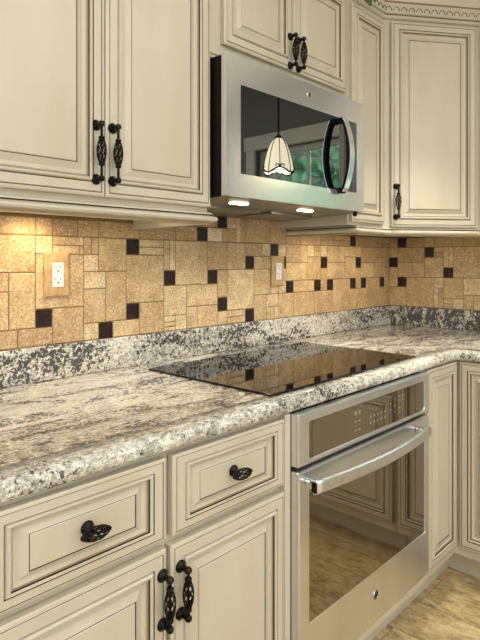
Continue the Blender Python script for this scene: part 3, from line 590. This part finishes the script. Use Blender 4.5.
BADGE = mat('badge_grey', (120, 120, 122), .35, .8)
def badge(parent, c, r):
    b = MB(); M = Matrix.Translation(c) @ Matrix.Rotation(PI/2, 4, 'X')
    b.lathe([(0, -.001), (r, -.001), (r, .0012), (r*.93, .0020), (r*.84, .0020), (r*.80, .0012)], CHROME, 28, M); b.lathe([(r*.80, .0012), (0, .0012)], BADGE, 28, M)
    vs, fs = text_mesh('GE', r*1.05, BLACK); b.add(vs, fs, BLACK, False, M @ Matrix.Translation((0, 0, .0015)))
    for k in range(4):   # little swirls around the monogram
        a0 = PI/4+k*PI/2; pts = []
        for i in range(8): a = a0-.6+1.2*i/7; rr = r*(.72-.10*math.sin(PI*i/7)); pts.append((c[0]+rr*math.cos(a), c[1]-.0016, c[2]+rr*math.sin(a)))
        b.tube(pts, r*.04, BLACK, 5)
    return b.build('badge', parent)
badge(dr, (1.487-ox, OYF-.0012, .262-oz), .0145)['label'] = 'round chrome maker badge'

# ------------------------------------------------------------------ cooktop
t = thing('cooktop', 'black glass cooktop set into the granite counter', 'cooktop', (1.072, -.607, .9145))
b = MB(); b.box(0, .790, 0, .500, .0002, .0058, COOKGLASS, .0008); b.build('glass_top', t)
# ------------------------------------------------------------------ microwave
MX0, MX1, MY, MZ0, MZ1 = 1.1095, 1.8410, -.411, 1.4385, 1.8405
t = thing('microwave', 'stainless over-the-range microwave hung under the bridge cabinet', 'microwave', (MX0, 0, MZ0)); ox, oz = MX0, MZ0
W_ = MX1-MX0; H_ = MZ1-MZ0
b = MB(); b.box(.002, W_-.002, -.392, -.004, .0, H_-.002, BLACK, .002)
b.build('case', t)
# underside: vent pan with lamps
b = MB(); b.add([(.004, -.394, -.001), (W_-.004, -.394, -.001), (W_-.004, -.02, -.018), (.004, -.02, -.018), (.004, -.394, -.0005), (W_-.004, -.394, -.0005), (W_-.004, -.02, -.0005), (.004, -.02, -.0005)], [(0, 3, 2, 1), (4, 5, 6, 7), (0, 4, 7, 3), (1, 2, 6, 5), (2, 3, 7, 6), (0, 1, 5, 4)], FILTER)
b.build('vent_pan', t)
for x in (.10, .40):
    MB().box(x, x+.24, -.24, -.06, -.0175, -.0055, FILTER, .001).build('grease_filter', t)
for x in (.115, .455):
    o = MB().box(x, x+.066, -.333, -.307, -.0085, -.0015, LENS, .002).build('lamp_lens', t)
MB().lathe([(.001, -.016), (.007, -.014), (.009, -.006), (.009, 0), (.0, 0)], BLACK, 12, Matrix.Translation((W_-.02, -.385, -.0005))).build('foot', t)
# front
def L3(a): return (a[0]-ox, a[1]-ox, a[2]-oz, a[3]-oz)
def partial_front(x0, x1, g0, g1, name):
    pass
b = MB(); DV = 1.7063
# the surround as four rails and stiles each side of the seam
def bar(x0, x1, z0, z1): b.box(x0-ox, x1-ox, MY, -.3925, z0-oz, z1-oz, STEELM)
GX0, GX1, GZ0, GZ1 = 1.169, 1.794, 1.5055, 1.761
b.box(0, GX0-ox, MY, -.3925, 0, H_, STEELM, .0); 
b.box(GX0-ox, DV-ox-.0006, MY, -.3925, GZ1-oz, H_, STEELM); b.box(GX0-ox, DV-ox-.0006, MY, -.3925, 0, GZ0-oz, STEELM)
dr = b.build('door', t)
b = MB(); b.box(GX0-ox, DV-ox-.0006, MY+.0015, -.3925, GZ0-oz, GZ1-oz, MWGLASS); b.build('door_glass', dr)
b = MB(); b.box(DV-ox+.0006, W_, MY, -.3925, GZ1-oz, H_, STEELM); b.box(DV-ox+.0006, W_, MY, -.3925, 0, GZ0-oz, STEELM); b.box(GX1-ox, W_, MY, -.3925, GZ0-oz, GZ1-oz, STEELM)
cpn = b.build('control_panel', t)
b = MB(); b.box(DV-ox+.0006, GX1-ox, MY+.0015, -.3925, GZ0-oz, GZ1-oz, MWGLASS); b.build('control_glass', cpn)
mk = MB()
for i in range(11):
    for q in range(3): mk.box(1.735+q*.017-ox, 1.735+q*.017+.0035-ox, MY+.0009, MY+.0017, 1.545+i*.017-oz, 1.545+i*.017+.0022-oz, LIGHTMARK)
mk.build('keypad_marking', cpn)
hb = MB(); HX = 1.671-ox; fr_ = []; n = 25
for i in range(n):
    s_ = i/(n-1); z = 1.497+(1.752-1.497)*s_-oz; y = MY-.020-.030*math.sin(PI*s_)**.8; fr_.append((y, z))
def strip(y_off0, y_off1, hw, m):
    vs = []; 
    for y, z in fr_:
        vs += [(HX-hw, y-y_off0, z), (HX+hw, y-y_off0, z), (HX+hw, y-y_off1, z), (HX-hw, y-y_off1, z)]
    fs = [(i*4+k, i*4+(k+1) % 4, (i+1)*4+(k+1) % 4, (i+1)*4+k) for i in range(n-1) for k in range(4)]; fs += [(0, 1, 2, 3), tuple((n-1)*4+k for k in (3, 2, 1, 0))]; hb.add(vs, fs, m)
strip(-.006, .004, .0125, BLACK); strip(.0045, .008, .0125, STEELM)
hb.tube([(HX, -.4045-.022-.030*math.sin(PI*i/24)**.8-.0075, 1.497+.255*i/24-oz) for i in range(25)], [.0125]*25, STEELM, 12, flat=1.0) if False else None
for z0, z1 in ((1.492, 1.512), (1.737, 1.757)): hb.box(HX-.0125, HX+.0125, MY-.024, MY-.0003, z0-oz, z1-oz, BLACK, .003)
recalc(hb.build('handle', dr))['label'] = 'bowed steel and black handle'
badge(dr, (1.497-ox, MY-.0012, 1.8025-oz), .0092)['label'] = 'round chrome maker badge'

# ------------------------------------------------------------------ outlets
def outlet(x0, x1, z0, z1, label):
    t = thing('power_outlet', label, 'outlet', ((x0+x1)/2, -.0012, (z0+z1)/2)); w, h = (x1-x0)/2, (z1-z0)/2
    b = MB(); e = .006; O = [(-w, -h), (w, -h), (w, h), (-w, h)]; I = [(-w+e, -h+e), (w-e, -h+e), (w-e, h-e), (-w+e, h-e)]
    vs = [(x, 0, z) for x, z in O]+[(x, -.006, z) for x, z in O]+[(x, -.010, z) for x, z in I]
    b.add(vs, [(8, 9, 10, 11), (3, 2, 1, 0)]+[(a+k, a+(k+1) % 4, a+4+(k+1) % 4, a+4+k) for a in (0, 4) for k in range(4)], PLATE); b.build('cover_plate', t)
    b = MB(); b.box(-.0175, .0175, -.0118, -.0102, -.035, .035, WHITE, .001)
    rc = b.build('receptacle', t)
    b = MB()
    for zc in (-.0175, .0175):
        b.box(-.0085, -.0062, -.0123, -.0119, zc+.001, zc+.010, SLOT); b.box(.0058, .0078, -.0123, -.0119, zc+.002, zc+.009, SLOT)
        b.lathe([(.0028, .0), (.0028, .0004), (0, .0004)], SLOT, 10, Matrix.Translation((0, -.0119, zc-.006)) @ Matrix.Rotation(PI/2, 4, 'X'))
    b.build('slots', rc)
    for zc in (-.055, .055): MB().lathe([(.003, 0), (.003, .0008), (.0, .001)], PLATE, 10, Matrix.Translation((0, -.0101, zc)) @ Matrix.Rotation(PI/2, 4, 'X')).build('screw', t)
    return t
outlet(.780, .859, 1.150, 1.280, 'white duplex outlet in a tan stone plate, brightly lit under the left wall cabinet')
outlet(1.786, 1.868, 1.148, 1.277, 'white duplex outlet in a tan stone plate between microwave and tall cabinet')

# ------------------------------------------------------------------ pendant over the sink, mirrored in the microwave
t = thing('pendant_lamp', 'cream panelled glass pendant lamp with a dark scrolled rim, mirrored in the microwave', 'lamp', (2.45, -1.322, 1.745))
b = MB(); PR = [(.020, .205), (.032, .195), (.050, .165), (.066, .120), (.077, .075), (.083, .040), (.086, .015)]
n = 16; vs = []; 
for r_, h_ in PR:
    for k in range(n): a = 2*PI*k/n; vs.append((r_*math.cos(a), r_*math.sin(a), h_-(.010*math.cos(4*a) if h_ < .02 else 0)))
b.add(vs, [(i*n+k, i*n+(k+1) % n, (i+1)*n+(k+1) % n, (i+1)*n+k) for i in range(len(PR)-1) for k in range(n)], SHADE); b.build('lamp_shade', t)
b = MB()
for k in range(8):
    a = 2*PI*k/8; b.tube([((r_+.001)*math.cos(a), (r_+.001)*math.sin(a), h_-(.010*math.cos(4*a) if h_ < .02 else 0)) for r_, h_ in PR], .0026, BLACK, 5)
b.tube([(0.088*math.cos(2*PI*k/64), 0.088*math.sin(2*PI*k/64), .016-.012*math.cos(4*2*PI*k/64)) for k in range(64)], .0052, BLACK, 6, closed=True)
for k in range(4):
    a0 = 2*PI*(k+.5)/4
    for s_ in (-1, 1):
        pts = []
        for i in range(14):
            th_ = i/13*PI*1.7; rr = .016*(1-i/18); aa = a0+s_*(.14+rr*math.cos(th_)/.098*.9); pts.append((.087*math.cos(aa), .087*math.sin(aa), .034+rr*math.sin(th_)))
        b.tube(pts, .0034, BLACK, 5)
b.lathe([(.0, .222), (.014, .220), (.022, .208), (.024, .200), (.0, .199)], BLACK, 16); b.build('metal_trim', t)
MB().tube([(0, 0, .22), (0, 0, H-1.745-.021)], .005, BLACK, 8).build('rod', t)
MB().lathe([(0, -.02), (.05, -.02), (.06, -.008), (.06, -.0008), (0, -.0008)], BLACK, 20, Matrix.Translation((0, 0, H-1.745))).build('ceiling_rose', t)
bl = bpy.data.lights.new('pendant_bulb', 'POINT'); bl.energy = 2.5; bl.color = (1, .85, .6); bl.shadow_soft_size = .03; bo = bpy.data.objects.new('pendant_bulb', bl); COL.objects.link(bo); bo.location = (2.45, -1.322, 1.80)

# ------------------------------------------------------------------ trees outside the sink window
rnd = random.Random(5)
def tree(x, y, h, cr, seed, label):
    rnd = random.Random(seed); t = thing('tree', label, 'tree', (x, y, -.5), 0, 'trees outside the sink window')
    b = MB(); b.tube([(0, 0, 0), (.05, .03, h*.4), (0, .05, h*.8)], [.12, .09, .03], BARK, 8)
    for k in range(7): a = rnd.uniform(0, 2*PI); z = h*rnd.uniform(.3, .7); b.tube([(.03, .03, z), (cr*.5*math.cos(a), cr*.5*math.sin(a), z+.4), (cr*.8*math.cos(a), cr*.8*math.sin(a), z+.6)], [.04, .025, .01], BARK, 5)
    b.build('trunk', t); b = MB(); V = []; F = []
    for q in range(12000):
        while True:
            p = Vector((rnd.uniform(-1, 1), rnd.uniform(-1, 1), rnd.uniform(-1, 1)))
            if .35 < p.length < 1: break
        c = Vector((p.x*cr, p.y*cr, h*.58+p.z*h*.45)); d1 = Vector((rnd.gauss(0, 1), rnd.gauss(0, 1), rnd.gauss(0, 1))).normalized(); d2 = d1.orthogonal().normalized(); s = rnd.uniform(.045, .09); o = len(V)
        V += [c-d1*s, c+d2*s*.45, c+d1*s, c-d2*s*.45]; F.append((o, o+1, o+2, o+3))
    b.add(V, F, LEAF); b.build('foliage', t)
tree(6.0, -1.0, 4.6, 1.45, 1, 'leafy green tree outside the sink window'); tree(5.6, -3.95, 4.6, 1.45, 2, 'leafy green tree outside the sink window'); tree(8.6, -5.6, 5.6, 1.6, 3, 'leafy green tree outside the sink window'); tree(9.4, -2.4, 5.6, 1.6, 4, 'leafy green tree outside the sink window')
struct(MB().box(XR+.2, 12, -8, 6, -.6, -.5, LEAF).build('ground'))
sun_d = bpy.data.lights.new('sun', 'SUN'); sun_d.energy = 14; sun_d.angle = R(2); sun = bpy.data.objects.new('sun', sun_d); COL.objects.link(sun); sun.rotation_euler = (R(35), R(-30), 0)

# ------------------------------------------------------------------ leafy ornament on the crown
t = thing('leafy_garland', 'green leaf of a garland hanging over the crown molding above the tall cabinet', 'decoration', (1.968, -.356, 2.262))
b = MB()
for k, (dx, dz, rot, L) in enumerate(((.0, .045, -20, .055), (-.025, .055, 35, .05), (.02, .058, -60, .04), (-.04, .075, 10, .045))):
    a = R(rot); M = Matrix.Translation((dx, -.006-.004*k, dz-.012)) @ Matrix.Rotation(a, 4, 'Y'); vs = [(0, 0, L*.5), (0, 0, -L*.5)]; N_ = 6; up_ = []; dn = []
    prof_ = [(i/N_, math.sin(PI*i/N_)**.8*L*.26) for i in range(N_+1)]
    vs = []
    for s_, w_ in prof_: z = L*(.5-s_); vs += [(-w_, .004, z), (0, -.002-.006*math.sin(PI*s_), z), (w_, .004, z)]
    fs = [(i*3+q, i*3+q+1, (i+1)*3+q+1, (i+1)*3+q) for i in range(N_) for q in (0, 1)]
    b.add(vs, fs, IVY if k != 1 else WHITE, True, M)
b.build('leaf', t); MB().tube([(.0, -.008, .05), (-.01, -.040, .09), (-.03, -.078, .135), (-.06, -.084, .190), (-.10, -.02, .1995)], .003, BARK, 6).build('stem', t)
